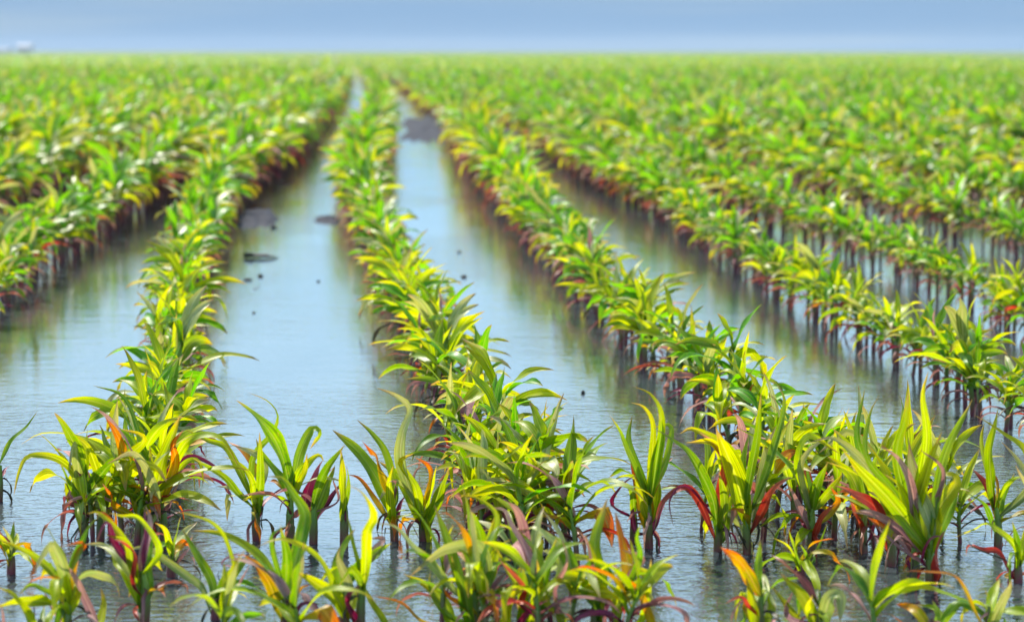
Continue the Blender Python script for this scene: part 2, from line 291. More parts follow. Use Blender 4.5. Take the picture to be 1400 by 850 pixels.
# crop, base point, top of stalk, label, leaves (kind, width, centre line)
FG = [
 ('a', (855,580), (852,400), 'corn plant with a crimson leaf curving right, left of the broad bladed plant', [
   ('g',24,[(856,540),(840,330),(900,230),(908,165),(880,120),(825,88)]), ('y',28,[(850,470),(800,350),(740,270),(690,240),(615,210)]),
   ('g',26,[(845,480),(800,420),(740,370),(640,305)]), ('m',30,[(858,560),(872,480),(910,420),(945,402)]), ('p',24,[(852,540),(856,450),(868,370)]),
   ('g',34,[(865,470),(868,350),(862,220)]), ('o',34,[(860,430),(845,340),(800,280),(750,248)]), ('l',34,[(855,440),(880,340),(840,290),(770,262)]), ('y',30,[(850,500),(828,400),(790,330),(740,300)])]),
 ('a', (965,590), (968,420), 'corn plant with a broad blade up left and a hooked blade right, middle of three', [
   ('g',62,[(968,430),(935,300),(870,200),(785,115)]), ('g',40,[(972,420),(985,290),(1035,215),(1062,225),(1030,275)]), ('y',28,[(968,450),(1010,360),(1020,290)]),
   ('g',34,[(962,470),(930,370),(880,300),(850,240)]), ('y',40,[(975,440),(1010,350),(1060,300),(1075,315)])]),
 ('a', (1038,590), (1040,450), 'corn plant with two thick maroon blades rising from a dark wet stem', [
   ('m',34,[(1036,560),(1066,495),(1125,405),(1120,375)]), ('m',62,[(1005,480),(1035,370),(1075,308)]), ('g',34,[(1035,480),(1065,365),(1145,262)]),
   ('g',44,[(1035,520),(1080,420),(1112,330)]), ('m',40,[(1030,500),(1070,380),(1110,335)]), ('p',14,[(1120,450),(1110,380),(1125,370)])]),
 ('a', (1140,600), (1136,400), 'thin yellow single stem standing between the maroon plant and its right neighbour', [
   ('y',36,[(1140,520),(1135,380),(1132,275)]), ('g',20,[(1140,500),(1160,400),(1150,330)])]),
 ('a', (-8,450), (0,330), 'dark slender plant cut by the left edge above the lone sprout', [
   ('g',22,[(-2,330),(40,260),(95,195),(125,150)]), ('m',18,[(-4,400),(14,350),(35,330)]), ('m',14,[(-4,430),(6,380),(-6,340)])]),
 ('a', (34,690), (42,600), 'small yellow sprout alone in the water near the left edge', [
   ('y',24,[(36,660),(22,600),(-14,545)]), ('g',24,[(40,650),(46,590),(46,515)]), ('y',22,[(44,630),(64,575),(52,555)]), ('o',18,[(34,670),(14,620),(-12,590)]), ('l',20,[(40,640),(26,580),(8,532)])]),
 ('a', (215,910), (222,740), 'pink tipped corn plant with tall upright green blade in the lower left corner', [
   ('y',34,[(215,850),(190,720),(130,635),(60,588),(-6,575)]), ('g',44,[(205,860),(222,720),(262,610),(300,540),(338,492)]), ('p',44,[(316,870),(276,760),(252,690),(200,640),(182,612)]),
   ('o',34,[(215,790),(195,725),(150,702),(95,718)]), ('g',24,[(235,800),(150,740),(110,735),(62,762)]), ('r',22,[(200,840),(170,780),(146,748)]), ('y',44,[(318,880),(340,790),(335,735)]),
   ('y',34,[(228,840),(262,760),(248,720)]), ('d',16,[(118,900),(118,800),(108,750)]), ('o',30,[(225,800),(245,640),(272,588),(200,600)])]),
 ('a', (140,930), (132,840), 'corn plant showing only a broad arching blade above the lower left corner', [
   ('y',44,[(138,900),(90,812),(40,762),(-14,732)]), ('g',22,[(146,900),(150,840),(148,795)]), ('p',20,[(20,900),(12,820),(-2,780)])]),
 ('a', (468,860), (472,680), 'sturdy corn plant with a scarlet curled blade and orange stem foot, below the left row', [
   ('g',62,[(466,820),(478,700),(468,590)]), ('l',40,[(455,740),(410,635),(350,602),(280,592)]), ('r',28,[(452,720),(440,620),(415,580),(375,572)]), ('y',38,[(462,800),(420,700),(385,640),(370,600)]),
   ('y',36,[(468,740),(440,660),(400,600),(350,560)]), ('y',26,[(470,700),(530,600),(470,520),(400,490),(360,488)]), ('m',36,[(478,680),(490,560),(480,470)]), ('p',40,[(478,640),(500,510),(482,462)]),
   ('g',40,[(470,700),(500,600),(492,540)]), ('r',20,[(464,850),(456,820),(470,790)]), ('y',26,[(468,700),(420,560),(340,500),(290,490)]), ('m',40,[(464,700),(380,600),(350,520),(320,590)]), ('o',26,[(460,690),(390,560),(345,500),(310,500)])]),
 ('a', (710,842), (712,770), 'corn plant forking in a V with a withered pink leaf, in open water', [
   ('g',36,[(710,820),(700,720),(655,630),(605,542)]), ('g',52,[(722,822),(745,720),(800,650),(836,622)]), ('l',32,[(704,825),(672,745),(625,690),(560,648),(480,616),(410,617)]),
   ('p',22,[(735,835),(790,730),(835,650)]), ('y',20,[(770,690),(760,590),(700,525),(645,492),(580,485)]), ('m',12,[(780,680),(740,650),(745,620),(820,612)]), ('p',18,[(780,660),(770,630),(830,640)]), ('d',8,[(740,760),(730,700),(760,670)])]),
 ('a', (945,862), (948,760), 'corn plant with an orange leaf and a tall twisted blade topped by a golden tip', [
   ('o',44,[(942,850),(925,780),(875,700),(822,640),(765,632)]), ('y',36,[(940,780),(905,680),(830,612),(740,570),(640,546)]), ('g',44,[(945,770),(940,640),(930,530)]),
   ('g',58,[(955,850),(962,720),(1000,580),(1012,500),(985,430),(940,388),(888,368)]), ('l',30,[(958,860),(985,700),(1010,580)]), ('o',14,[(955,790),(1000,745),(1030,725)]), ('g',24,[(945,760),(890,600),(930,550),(975,525)])]),
 ('a', (1150,870), (1140,760), 'corn plant with long arching yellow blades reaching left, nearest to the bottom edge', [
   ('y',36,[(1130,800),(1075,665),(1010,602),(930,578),(850,602)]), ('y',52,[(1155,850),(1110,775),(1045,728),(983,682)]), ('g',54,[(1142,800),(1140,650),(1180,540)]), ('l',40,[(1150,830),(1165,740),(1130,640),(1135,590)]),
   ('m',24,[(985,880),(1010,800),(1045,790),(1052,860)]), ('r',26,[(1110,880),(1120,830),(1100,810)]), ('y',30,[(1156,850),(1190,740),(1215,700)])]),
 ('a', (572,700), (574,600), 'small blurred plant with a dark foot right of the left row', [
   ('l',44,[(575,660),(605,570),(655,518)]), ('g',28,[(575,650),(590,570),(600,500)]), ('y',26,[(570,640),(545,560),(515,520)]), ('m',22,[(572,680),(560,640),(545,660)]), ('p',26,[(580,670),(625,610),(640,560)])]),
 ('a', (270,575), (280,460), 'corn plant left of the left row, one long blade hooking down to the water', [
   ('y',28,[(285,480),(245,385),(185,312),(110,303),(62,340),(46,430)]), ('y',30,[(420,420),(375,305),(275,235),(150,238),(68,262)]), ('p',34,[(290,480),(310,400),(270,390),(215,440)]), ('g',30,[(285,470),(230,380),(200,320)]),
   ('o',34,[(290,480),(380,400),(320,340),(255,320)]), ('d',16,[(275,540),(250,480),(225,470)]), ('d',16,[(245,570),(262,520),(290,500)]), ('g',40,[(290,500),(350,380),(330,290),(300,250)])]),
 ('a', (330,580), (350,430), 'corn plant with a golden spade-like tip, front left of the left row', [
   ('o',44,[(400,330),(395,240),(345,160)]), ('y',46,[(360,480),(420,330),(480,240),(400,210)]), ('y',34,[(350,470),(330,360),(280,270),(205,215)]), ('l',34,[(360,450),(420,300),(470,300),(485,330)]), ('g',28,[(340,520),(310,430),(290,400)]), ('m',20,[(330,570),(345,500),(360,470)]), ('g',30,[(350,480),(430,350),(440,230),(380,120)])]),
 ('a', (545,585), (530,430), 'corn plant with a broad bright blade leaning right in the left row', [
   ('y',68,[(518,470),(540,320),(600,165)]), ('o',38,[(585,330),(582,260),(610,212)]), ('y',24,[(545,430),(600,330),(660,320),(678,395)]), ('m',24,[(560,400),(620,295),(700,325),(745,380),(752,432)]), ('g',34,[(530,460),(500,330),(420,240),(350,180)]),
   ('y',40,[(525,450),(560,350),(620,240),(720,240),(790,330)]), ('l',30,[(540,480),(520,400),(490,362)]), ('p',40,[(560,460),(590,400),(600,380)]), ('g',24,[(520,420),(470,220),(400,100),(310,65)])]),
 ('a', (470,600), (470,460), 'corn plant packed in the middle of the left row with a long pale arching blade', [
   ('l',40,[(510,520),(520,400),(440,298),(355,325)]), ('y',44,[(470,520),(440,400),(350,350)]), ('g',44,[(470,500),(480,400),(500,300)]), ('y',40,[(475,480),(420,350),(400,250)]), ('o',28,[(380,470),(370,420),(340,390)]), ('p',30,[(490,540),(540,470),(525,400),(490,362)])]),
 ('b', (268,580), (258,440), 'corn plant with a wide blade thrown up left and a browned shoulder behind it', [
   ('g',58,[(258,520),(225,410),(150,295),(60,213)]), ('y',34,[(262,540),(258,420),(262,330)]), ('m',28,[(270,540),(292,465),(315,420)]), ('o',44,[(262,440),(225,340),(190,290),(158,248)]), ('g',30,[(272,440),(240,300),(190,230),(140,178)]), ('o',22,[(262,540),(200,440),(150,380),(100,360)]), ('d',10,[(262,550),(240,545),(232,570)]), ('g',28,[(262,500),(205,390),(180,330)])]),
 ('b', (365,580), (358,470), 'corn plant whose tallest blade ends in a bent yellow flag, left of the centre row', [
   ('g',52,[(358,540),(325,440),(270,360),(215,318)]), ('g',48,[(368,540),(398,440),(445,335)]), ('l',42,[(352,500),(285,330),(300,225),(308,150),(270,105),(207,73)]), ('m',24,[(372,560),(398,485),(440,445)]), ('y',40,[(350,500),(330,400),(290,330),(330,290)]),
   ('o',24,[(365,480),(385,360),(330,300)]), ('m',9,[(345,575),(320,530),(280,514)]), ('y',26,[(362,500),(375,400),(405,330)]), ('p',18,[(368,470),(330,400),(345,350),(380,330)]), ('g',34,[(372,520),(425,400),(470,380)])]),
 ('b', (150,870), (165,720), 'corn plant with a curled purple pink blade and a golden upright tip, near the bottom', [
   ('p',56,[(150,780),(168,680),(205,605),(230,570),(190,572)]), ('y',42,[(165,660),(190,570),(190,490),(155,430),(105,395)]), ('m',34,[(125,830),(110,770),(150,725)]), ('y',26,[(230,870),(190,780),(150,705)]), ('r',26,[(60,870),(70,820),(85,850)]), ('g',26,[(160,760),(135,620),(105,480)])]),
 ('b', (540,880), (530,720), 'large corn plant with many broad blades at the bottom centre of the picture', [
   ('l',52,[(560,690),(530,600),(450,608),(385,650),(312,700)]), ('g',44,[(500,760),(450,620),(398,462)]), ('g',58,[(560,850),(600,775),(665,712),(692,650)]), ('g',58,[(530,880),(508,750),(455,630)]), ('o',34,[(530,680),(500,560),(460,495),(412,490)]),
   ('y',42,[(545,730),(592,560),(600,495)]), ('y',46,[(478,880),(430,790),(370,740),(298,692)]), ('o',14,[(360,850),(300,792),(190,762)]), ('r',24,[(580,760),(560,715),(540,685)]), ('m',9,[(450,770),(470,715),(560,688),(620,700)]),
   ('l',34,[(480,760),(380,645),(320,600),(272,545),(208,522)]), ('y',50,[(560,740),(600,620),(560,600)]), ('y',44,[(620,870),(650,760),(720,730)]), ('o',26,[(520,820),(460,760),(425,730)]), ('g',26,[(440,830),(400,740),(385,680)]), ('g',34,[(550,770),(520,560),(490,390)]), ('y',24,[(540,720),(600,520),(560,450),(470,430)])]),
 ('b', (745,890), (750,740), 'corn plant with a drooping purple blade beside an upright green one, right of bottom centre', [
   ('p',44,[(800,880),(795,750),(838,640),(822,575)]), ('g',46,[(752,830),(768,700),(806,570)]), ('y',40,[(722,850),(740,720),(738,640)]), ('m',32,[(670,880),(710,800),(790,772)]), ('l',34,[(800,760),(820,620),(750,562),(690,545),(600,530)]), ('p',30,[(720,640),(650,540),(610,480),(570,475)]),
   ('y',44,[(700,860),(690,760),(640,690),(600,600)]), ('y',34,[(760,740),(730,600),(650,540),(560,520)]), ('r',24,[(680,790),(700,720),(610,640)]), ('g',36,[(690,860),(700,750),(690,660)]), ('o',30,[(700,870),(680,800),(650,760)]), ('y',40,[(745,760),(735,660),(760,570)])]),
 ('b', (938,890), (945,740), 'tall corn plant with one long straight dark green blade, between centre and right clumps', [
   ('g',66,[(962,870),(950,720),(930,590),(972,440)]), ('y',38,[(940,850),(945,700),(900,560)]), ('p',28,[(945,700),(900,590),(868,540)]), ('g',42,[(940,800),(890,715),(850,635)]), ('m',34,[(940,870),(960,770),(920,690)]), ('g',38,[(935,870),(915,790),(880,740),(930,750)])]),
 ('b', (1115,605), (1110,430), 'isolated corn plant with a rusty golden blade down its front, standing right of centre', [
   ('o',68,[(1108,560),(1085,420),(1048,292)]), ('y',60,[(1112,540),(1120,380),(1105,270)]), ('g',44,[(1114,480),(1130,330),(1145,220),(1140,150)]), ('y',32,[(1120,380),(1148,190),(1120,95),(1058,68)]), ('g',34,[(1105,420),(1050,260),(1055,165)]), ('y',28,[(1115,330),(1128,200),(1090,150),(1050,122)]),
   ('r',38,[(1118,450),(1140,345),(1190,305)]), ('m',26,[(1116,570),(1142,500),(1172,425)]), ('g',30,[(1100,420),(1030,260),(980,162)]), ('y',40,[(1104,520),(1080,420),(1060,360)]), ('g',30,[(1120,420),(1160,300),(1175,210),(1120,205)]), ('m',24,[(1108,560),(1060,540),(1055,430)])]),
 ('b', (1062,590), (1062,470), 'small dark plant hidden behind the rusty golden one', [
   ('m',26,[(985,460),(1015,405),(1068,362)]), ('g',28,[(1062,520),(1050,430),(1020,380)]), ('d',16,[(1062,560),(1070,500),(1060,460)])]),
 ('b', (1010,890), (1020,740), 'ragged corn plant with reddish orange crumpled blades, left of the right half bottom', [
   ('o',50,[(1050,680),(1035,580),(1000,485)]), ('r',34,[(985,880),(1035,750),(1058,665)]), ('o',36,[(1112,880),(1085,775),(1000,680)]), ('y',58,[(1062,760),(1105,690),(1040,650)]), ('p',34,[(1050,700),(1090,640),(1020,610)]), ('g',28,[(1080,640),(1062,580),(1085,520)]), ('y',30,[(1090,850),(1112,740),(1118,640)]), ('p',22,[(1030,740),(990,670),(965,655)]), ('y',40,[(1010,860),(1000,770),(1020,700)]), ('m',20,[(1040,860),(1060,820),(1100,830)])]),
 ('c', (245,615), (250,480), 'corn plant with a dark red leaf arching left into the water', [
   ('g',42,[(246,570),(222,440),(150,300),(100,235),(35,208)]), ('r',30,[(240,580),(195,450),(130,398),(60,455),(35,545)]), ('g',36,[(252,560),(270,450),(250,350)]), ('r',44,[(262,460),(265,320),(228,250),(185,220)]), ('g',34,[(258,560),(285,470),(310,410)]), ('y',44,[(255,520),(285,380),(240,270),(140,255)]), ('m',14,[(140,400),(90,440),(100,540)]), ('m',10,[(150,402),(90,395),(40,412)])]),
 ('c', (348,625), (350,460), 'corn plant with a broad yellow blade and a red leaf lifted right', [
   ('y',76,[(348,540),(318,380),(240,205)]), ('l',40,[(358,520),(385,390),(402,285),(440,200)]), ('r',36,[(356,560),(400,460),(440,405),(492,368)]), ('y',34,[(342,520),(310,430),(262,368)]), ('d',11,[(335,600),(300,530),(268,590)]), ('g',34,[(345,420),(370,240),(390,90)]), ('g',32,[(355,500),(430,300),(462,130),(440,60)]), ('y',44,[(350,480),(300,300),(180,210),(120,225)]), ('g',36,[(340,480),(330,350),(350,220)]), ('d',11,[(350,600),(320,560),(325,600)])]),
 ('c', (555,625), (560,470), 'corn plant with a long green blade leaning left, beside the big right clump', [
   ('g',46,[(552,520),(500,380),(410,275),(305,203)]), ('p',36,[(552,560),(515,480),(478,392)]), ('r',32,[(555,460),(540,350),(480,312)]), ('g',44,[(560,500),(575,400),(610,320)]), ('r',26,[(560,590),(590,500),(640,455)]), ('y',38,[(558,470),(520,300),(560,240),(650,290)]), ('y',38,[(560,480),(620,400),(660,360)]), ('l',26,[(548,470),(520,330),(580,250),(640,235)]), ('o',30,[(565,540),(640,460),(620,400)]), ('m',26,[(556,600),(540,540),(500,470)]), ('g',30,[(560,450),(540,330),(500,250)])]),
 ('c', (525,700), (520,640), 'tiny grassy green sprout in front of the long bladed plant', [
   ('g',14,[(524,690),(500,610),(480,535)]), ('g',14,[(530,690),(540,640),(520,590)]), ('g',13,[(528,690),(560,640),(540,600)]), ('g',12,[(560,640),(590,600),(610,520)]), ('y',12,[(520,690),(480,600),(430,570)])]),
 ('c', (950,735), (950,560), 'biggest corn plant of the right clump, with a flaming red leaf at its foot', [
   ('y',66,[(938,620),(975,480),(1040,380),(1010,352),(950,402)]), ('r',56,[(985,700),(978,620),(1002,545)]), ('y',58,[(930,600),(830,460),(730,340),(655,268)]), ('y',74,[(945,600),(900,420),(840,340)]), ('l',38,[(925,600),(830,470),(735,410)]), ('y',58,[(925,600),(800,420),(700,350),(605,318)]),
   ('g',44,[(960,620),(1000,500),(1055,380)]), ('l',52,[(945,520),(905,350),(880,260)]), ('y',62,[(950,640),(960,500),(950,420)]), ('p',30,[(940,640),(850,540),(760,500),(690,485)]), ('p',26,[(930,660),(860,600),(760,520)]), ('m',14,[(920,640),(960,580),(1010,565)]), ('g',40,[(955,560),(1005,300),(1092,110)]), ('r',26,[(965,720),(960,680),(980,650)])]),
 ('c', (905,720), (900,560), 'corn plant behind the red footed one, trailing pinkish dead blades to the left', [
   ('p',40,[(905,640),(850,560),(760,490),(700,480)]), ('p',30,[(900,660),(890,640),(840,560),(780,540)]), ('g',48,[(880,450),(838,300),(868,180),(880,78)]), ('g',30,[(850,440),(735,300),(760,170),(782,98)]), ('y',44,[(900,480),(935,250),(928,110),(946,18)]), ('p',44,[(880,420),(850,310),(785,265)]), ('p',34,[(905,400),(890,300),(878,235)]),
   ('p',30,[(990,370),(930,285),(925,270)]), ('y',44,[(905,560),(860,420),(800,360)]), ('m',22,[(900,700),(880,640),(900,600)]), ('y',50,[(900,520),(960,330),(990,220)])]),
 ('c', (825,665), (820,500), 'corn plant at the left side of the right clump with crimson folded lower blade', [
   ('r',44,[(815,560),(760,470),(690,422),(635,398)]), ('o',34,[(820,600),(790,540),(740,500)]), ('y',50,[(818,520),(760,400),(690,330)]), ('g',34,[(810,420),(700,260),(735,75)]), ('y',44,[(820,460),(800,340),(740,250)]), ('m',26,[(822,640),(800,580),(760,560)]), ('l',44,[(815,440),(730,330),(640,250),(560,250)]), ('p',26,[(820,620),(780,590),(750,540)])]),
 ('c', (735,620), (735,480), 'corn plant deep in the right clump above the reddish reflections', [
   ('r',30,[(735,580),(700,500),(680,440)]), ('o',40,[(735,520),(690,430),(640,420)]), ('y',48,[(735,480),(680,360),(610,300)]), ('g',44,[(735,440),(700,300),(620,200)]), ('g',34,[(735,420),(760,300),(800,230)]), ('m',24,[(735,600),(760,540),(790,500)]), ('y',40,[(740,440),(800,320),(850,270)])]),
 ('c', (1176,605), (1170,470), 'slender dark stemmed plant by the right edge with a single red blade', [
   ('g',22,[(1172,560),(1135,465),(1068,418)]), ('g',24,[(1174,530),(1195,430),(1232,355)]), ('g',20,[(1180,570),(1205,480),(1268,440)]), ('r',30,[(1162,480),(1142,400),(1092,342)]), ('y',44,[(1165,470),(1145,300),(1178,140)]), ('y',34,[(1160,440),(1120,270),(1130,190)]), ('o',20,[(1165,400),(1130,335),(1110,330)]), ('l',34,[(1270,400),(1232,310),(1185,248)])]),
 ('c', (1245,720), (1238,620), 'yellow corn plant cut by the right edge with a rusty blade creeping left', [
   ('y',26,[(1240,690),(1220,600),(1150,540),(1095,533),(1035,568)]), ('g',30,[(1240,680),(1235,590),(1224,515)]), ('r',26,[(1230,700),(1175,625),(1115,602),(1075,592),(1070,630)]), ('y',30,[(1244,680),(1255,600),(1270,530)]), ('o',26,[(1240,710),(1215,700),(1275,690)]), ('d',8,[(1100,605),(1080,570),(1085,560)])]),
 ('c', (1320,640), (1310,500), 'corn plant mostly outside the right edge, its long yellow blade reaching in', [
   ('y',34,[(1300,420),(1262,292),(1190,222),(1098,163)]), ('g',40,[(1312,480),(1300,330),(1280,240)]), ('l',30,[(1300,460),(1262,400),(1235,330)])]),
 ('c', (1155,900), (1150,800), 'corn plant at the bottom right with a long green blade lying out to the left', [
   ('o',20,[(1125,860),(1070,760),(1010,690),(930,665),(858,682)]), ('g',40,[(1150,890),(1110,830),(1040,768),(960,738),(866,698)]), ('y',44,[(1150,850),(1162,770),(1182,705)]), ('l',40,[(1165,850),(1190,770),(1222,705)]), ('g',22,[(1140,870),(1140,800),(1132,740)]), ('g',20,[(1190,880),(1198,840),(1200,800)])]),
 ('c', (395,890), (392,760), 'corn plant with an orange flamed blade at the bottom, between the two middle clumps', [
   ('o',54,[(388,760),(335,655),(255,600)]), ('g',32,[(392,760),(388,680),(388,575)]), ('y',52,[(378,870),(372,780),(340,700)]), ('y',44,[(405,880),(412,790),(400,710)]), ('l',46,[(398,800),(400,720),(360,705)]), ('r',18,[(350,800),(320,772),(268,790)]), ('y',34,[(530,880),(470,785),(415,720)]), ('o',30,[(360,850),(350,790),(400,740)]), ('g',16,[(330,880),(322,840),(326,800)]), ('p',20,[(420,870),(440,850),(470,860)])]),
 ('c', (590,905), (590,800), 'corn plant with a bent pale blade folded over at the bottom edge', [
   ('y',52,[(575,870),(545,765),(455,688)]), ('l',58,[(590,880),(612,775),(650,765),(652,850)]), ('p',34,[(470,830),(490,760),(505,745)]), ('g',22,[(592,850),(585,780),(580,735)]), ('y',40,[(560,890),(540,820),(560,760)]), ('o',16,[(850,880),(830,835),(810,822)])]),
 ('c', (960,910), (955,840), 'low corn plant with a reddish tipped blade barely above the bottom edge', [
   ('o',40,[(960,890),(915,805),(838,790)]), ('g',22,[(960,880),(962,830),(958,775)]), ('g',28,[(1000,900),(970,820),(900,790)])]),
]
def authored(spec, gi):
    crop, base, top, label, leaves = spec
    ox, oy = CR[crop]; P = lambda q: (ox + q[0] / SC, oy + q[1] / SC)
    bx, by = P(base); X0, Y0 = ground(bx, by)
    g = np.random.default_rng(100 + gi)
    root = empty('corn_plant', (X0, Y0, 0)); props(root, label, 'corn plant', 'corn plants standing in the flood water in the foreground')
    org = np.array([X0, Y0, 0.0])
    tp = at_depth(*P(top), Y0) - org
    sp = [np.array([0, 0, -.06]), tp * .5 + np.array([g.normal(0, .003), 0, 0]), tp]
    parts = []
    V, Q, U, VV = tube(sp, [.0065, .0085, .0085, .004], 8, 7)
    VV = VV * min(1.0, tp[2] / .11 + .1)
    parts.append(('stalk', 'stalk', V, Q, U, VV, g.random()))
    side = 1
    for (k, w, pts) in leaves:
        pts = list(pts)
        # root the blade on the stalk
        yy = min(max(pts[0][1], top[1]), base[1] - 8); f = (base[1] - yy) / max(1, base[1] - top[1])
        sx = base[0] + (top[0] - base[0]) * f
        if math.hypot(sx - pts[0][0], yy - pts[0][1]) > 9:
            y2 = min(base[1] - 8, yy + 40); f2 = (base[1] - y2) / max(1, base[1] - top[1])
            pts = [(base[0] + (top[0] - base[0]) * f2, y2)] + pts
        side = -side
        dz = g.uniform(.03, .11) * (1 if g.random() < .5 else -1)
        n = len(pts); P3 = []
        L2 = np.r_[0, np.cumsum([math.hypot(pts[i+1][0]-pts[i][0], pts[i+1][1]-pts[i][1]) for i in range(n-1)])]; L2 = L2 / L2[-1]
        for q, s in zip(pts, L2):
            P3.append(at_depth(*P(q), Y0 + dz * s ** 1.2) - org + (g.normal(0, .004, 3) if 0 < s < 1 else 0))
        wm = w / SC * Y0 / F * .94
        rr = g.random()
        nref = np.array([g.normal(0, .45), -1.0, g.uniform(.3, 1.1)]); kind = K[k]
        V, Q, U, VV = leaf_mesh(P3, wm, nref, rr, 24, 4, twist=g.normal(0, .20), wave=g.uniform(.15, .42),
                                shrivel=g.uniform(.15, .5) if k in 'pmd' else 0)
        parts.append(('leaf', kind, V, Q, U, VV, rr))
    # thin side blades, more crooked than the main ones
    for q in range(int(g.integers(2, 5)) if len(leaves) > 3 else 0):
        f = g.uniform(.35, .95); b0 = tp * f; az = g.uniform(0, 6.28); L0 = g.uniform(.09, .19); pts = [b0]; el = g.uniform(.5, 1.35); cu = g.uniform(.12, .34)
        for i in range(8):
            pts.append(pts[-1] + L0 / 8 * np.array([math.cos(az) * math.cos(el), math.sin(az) * math.cos(el), math.sin(el)]))
            el = max(el - cu * g.uniform(.4, 1.6) - (.9 if g.random() < .06 else 0), -1.5); az += g.normal(0, .16)
        kind = ['lime', 'orange', 'withered', 'green', 'pale', 'rust'][int(g.choice(6, p=[.30, .18, .14, .18, .10, .10]))]; rr = g.random()
        V, Q, U, VV = leaf_mesh(pts, g.uniform(.010, .026), (-math.cos(az), -math.sin(az), .9), rr, 18, 4, twist=g.normal(0, .5), wave=.45, shrivel=.5 if kind in ('withered', 'rust') else .1)
        parts.append(('leaf', kind, V, Q, U, VV, rr))
    # dead strands hanging round the foot
    for q in range(int(g.integers(2, 5))):
        f = g.uniform(.25, .8); b0 = tp * f; az = g.uniform(0, 6.28); L0 = g.uniform(.05, .13); pts = [b0]; el = g.uniform(-.3, .8)
        for i in range(6):
            el -= g.uniform(.2, .55); az += g.normal(0, .35)
            pts.append(pts[-1] + L0 / 6 * np.array([math.cos(az) * math.cos(el), math.sin(az) * math.cos(el), math.sin(el)]))
        kind = ['withered', 'dark', 'maroon', 'red'][int(g.choice(4, p=[.35, .3, .25, .1]))]; rr = g.random()
        V, Q, U, VV = leaf_mesh(pts, g.uniform(.006, .018), (0, -.5, 1), rr, 12, 2, twist=g.normal(0, .6), wave=.5, shrivel=.8)
        parts.append(('dead_leaf', kind, V, Q, U, VV, rr))
    plant_objects(parts, root)
    return root, (X0, Y0)
fg_pos = []
for gi, spec in enumerate(FG):
    r_, p_ = authored(spec, gi); fg_pos.append(p_)

# ------------------------------------------------------------------ the planted rows
def crown(px, py): return ground(px, py, float(np.interp(py, [100, 150, 230, 320], [.36, .34, .26, .19])))
TR = {
 'L': [(-25,375),(45,322),(105,287),(185,245)],
 'A': [(457,100),(437,135),(405,170),(350,205),(310,230),(290,269),(264,308),(252,347),(245,385),(241,424),(230,463),(222,502),(217,541),(212,600),(196,680)],
 'B': [(500,92),(518,115),(523,140),(512,174),(490,215),(487,230),(500,269),(522,308),(543,347),(555,385),(572,424),(598,463),(620,502),(655,541),(700,590),(748,650),(790,730)],
 'C': [(620,140),(640,174),(690,230),(715,269),(755,308),(800,347),(842,385),(885,424),(935,463),(985,502),(1040,541),(1100,580),(1180,640)],
 'D': [(800,200),(860,227),(923,253),(985,300),(1055,346),(1117,381),(1191,412),(1269,436),(1346,471),(1400,502),(1470,560)],
 'E': [(1055,261),(1133,288),(1210,315),(1288,343),(1346,374),(1400,401)],
}
def row_fn(pts):
    a = np.array(sorted([crown(*p)[::-1] for p in pts]))            # (Y, X)
    return a
RB = row_fn(TR['B'])
def xb(Y):
    Y = np.asarray(Y, float); x = np.interp(Y, RB[:, 0], RB[:, 1])
    Yl = RB[-1, 0]; x = np.where(Y > Yl, RB[-1, 1] - (Y - Yl) * .078, x)
    sl = (RB[1, 1] - RB[0, 1]) / (RB[1, 0] - RB[0, 0])
    return np.where(Y < RB[0, 0], RB[0, 1] + (Y - RB[0, 0]) * sl, x)
SPC = .93
def smooth(fn, Y, w=1.6): return sum(fn(np.maximum(np.asarray(Y, float) + d, 3)) for d in (-w, -w/2, 0, w/2, w)) / 5
def offset_fn(pts, k):
    a = row_fn(pts); off = a[:, 1] - xb(a[:, 0])
    def f(Y):
        Y = np.asarray(Y, float)
        o = np.interp(Y, a[:, 0], off); t = np.clip((Y - 24) / 16, 0, 1)
        return xb(Y) + o * (1 - t) + k * SPC * t
    return f
fL, fA, fC, fD, fE = offset_fn(TR['L'], -2), offset_fn(TR['A'], -1), offset_fn(TR['C'], 1), offset_fn(TR['D'], 2), offset_fn(TR['E'], 3)
def row_x(k, Y):
    if k == 0: return smooth(xb, Y)
    if k == -1: return smooth(fA, Y)
    if k == 1: return smooth(fC, Y)
    if k == 2: return smooth(fD, Y)
    if k <= -2: return smooth(fL, Y) + (k + 2) * SPC * .95
    return smooth(fE, Y) + (k - 3) * SPC

ROWNAME = {-3: 'second row at the left edge', -2: 'first row at the left edge', -1: 'left channel row', 0: 'centre row',
           1: 'row right of the centre channel', 2: 'stemmy right row', 3: 'row behind the stemmy right row', 4: 'upper right edge row'}
NEAR0 = {-1: 5.85, 0: 5.0, 1: 5.55, 2: 5.6}
cand = []; far = []
for k in range(-75, 80):
    Y = NEAR0.get(k, 6.0) if abs(k) < 6 else 6.0
    idx = 0
    g = np.random.default_rng(1000 + k)
    while Y < 75:
        X = float(row_x(k, Y)) + g.normal(0, .026)
        px, py = topx(X, Y, .12)
        step = g.uniform(.075, .14) if Y < 30 else g.uniform(.15, .25)
        if -260 < px < 1660 and g.random() > (.04 if k not in (-1, 0, 1, 2) else .02):
            hs = np.interp(Y, [4, 9, 13, 18, 30], [.95, 1.03, 1.22, 1.75, 2.1]) * (1.10 if k < 0 and Y > 11 else 0.88 if k > 1 and 9 < Y < 22 else 1.0) * g.uniform(.78, 1.15)
            inside = -30 < px < 1430
            (cand if inside and Y < 22 else far).append((Y, X, k, hs, g.uniform(0, 6.28), idx)); idx += 1
        Y += step
cand.sort()
NI = 299 - len(FG) - 62
ind, rest = cand[:NI], cand[NI:] + far
YMAX = ind[-1][0]
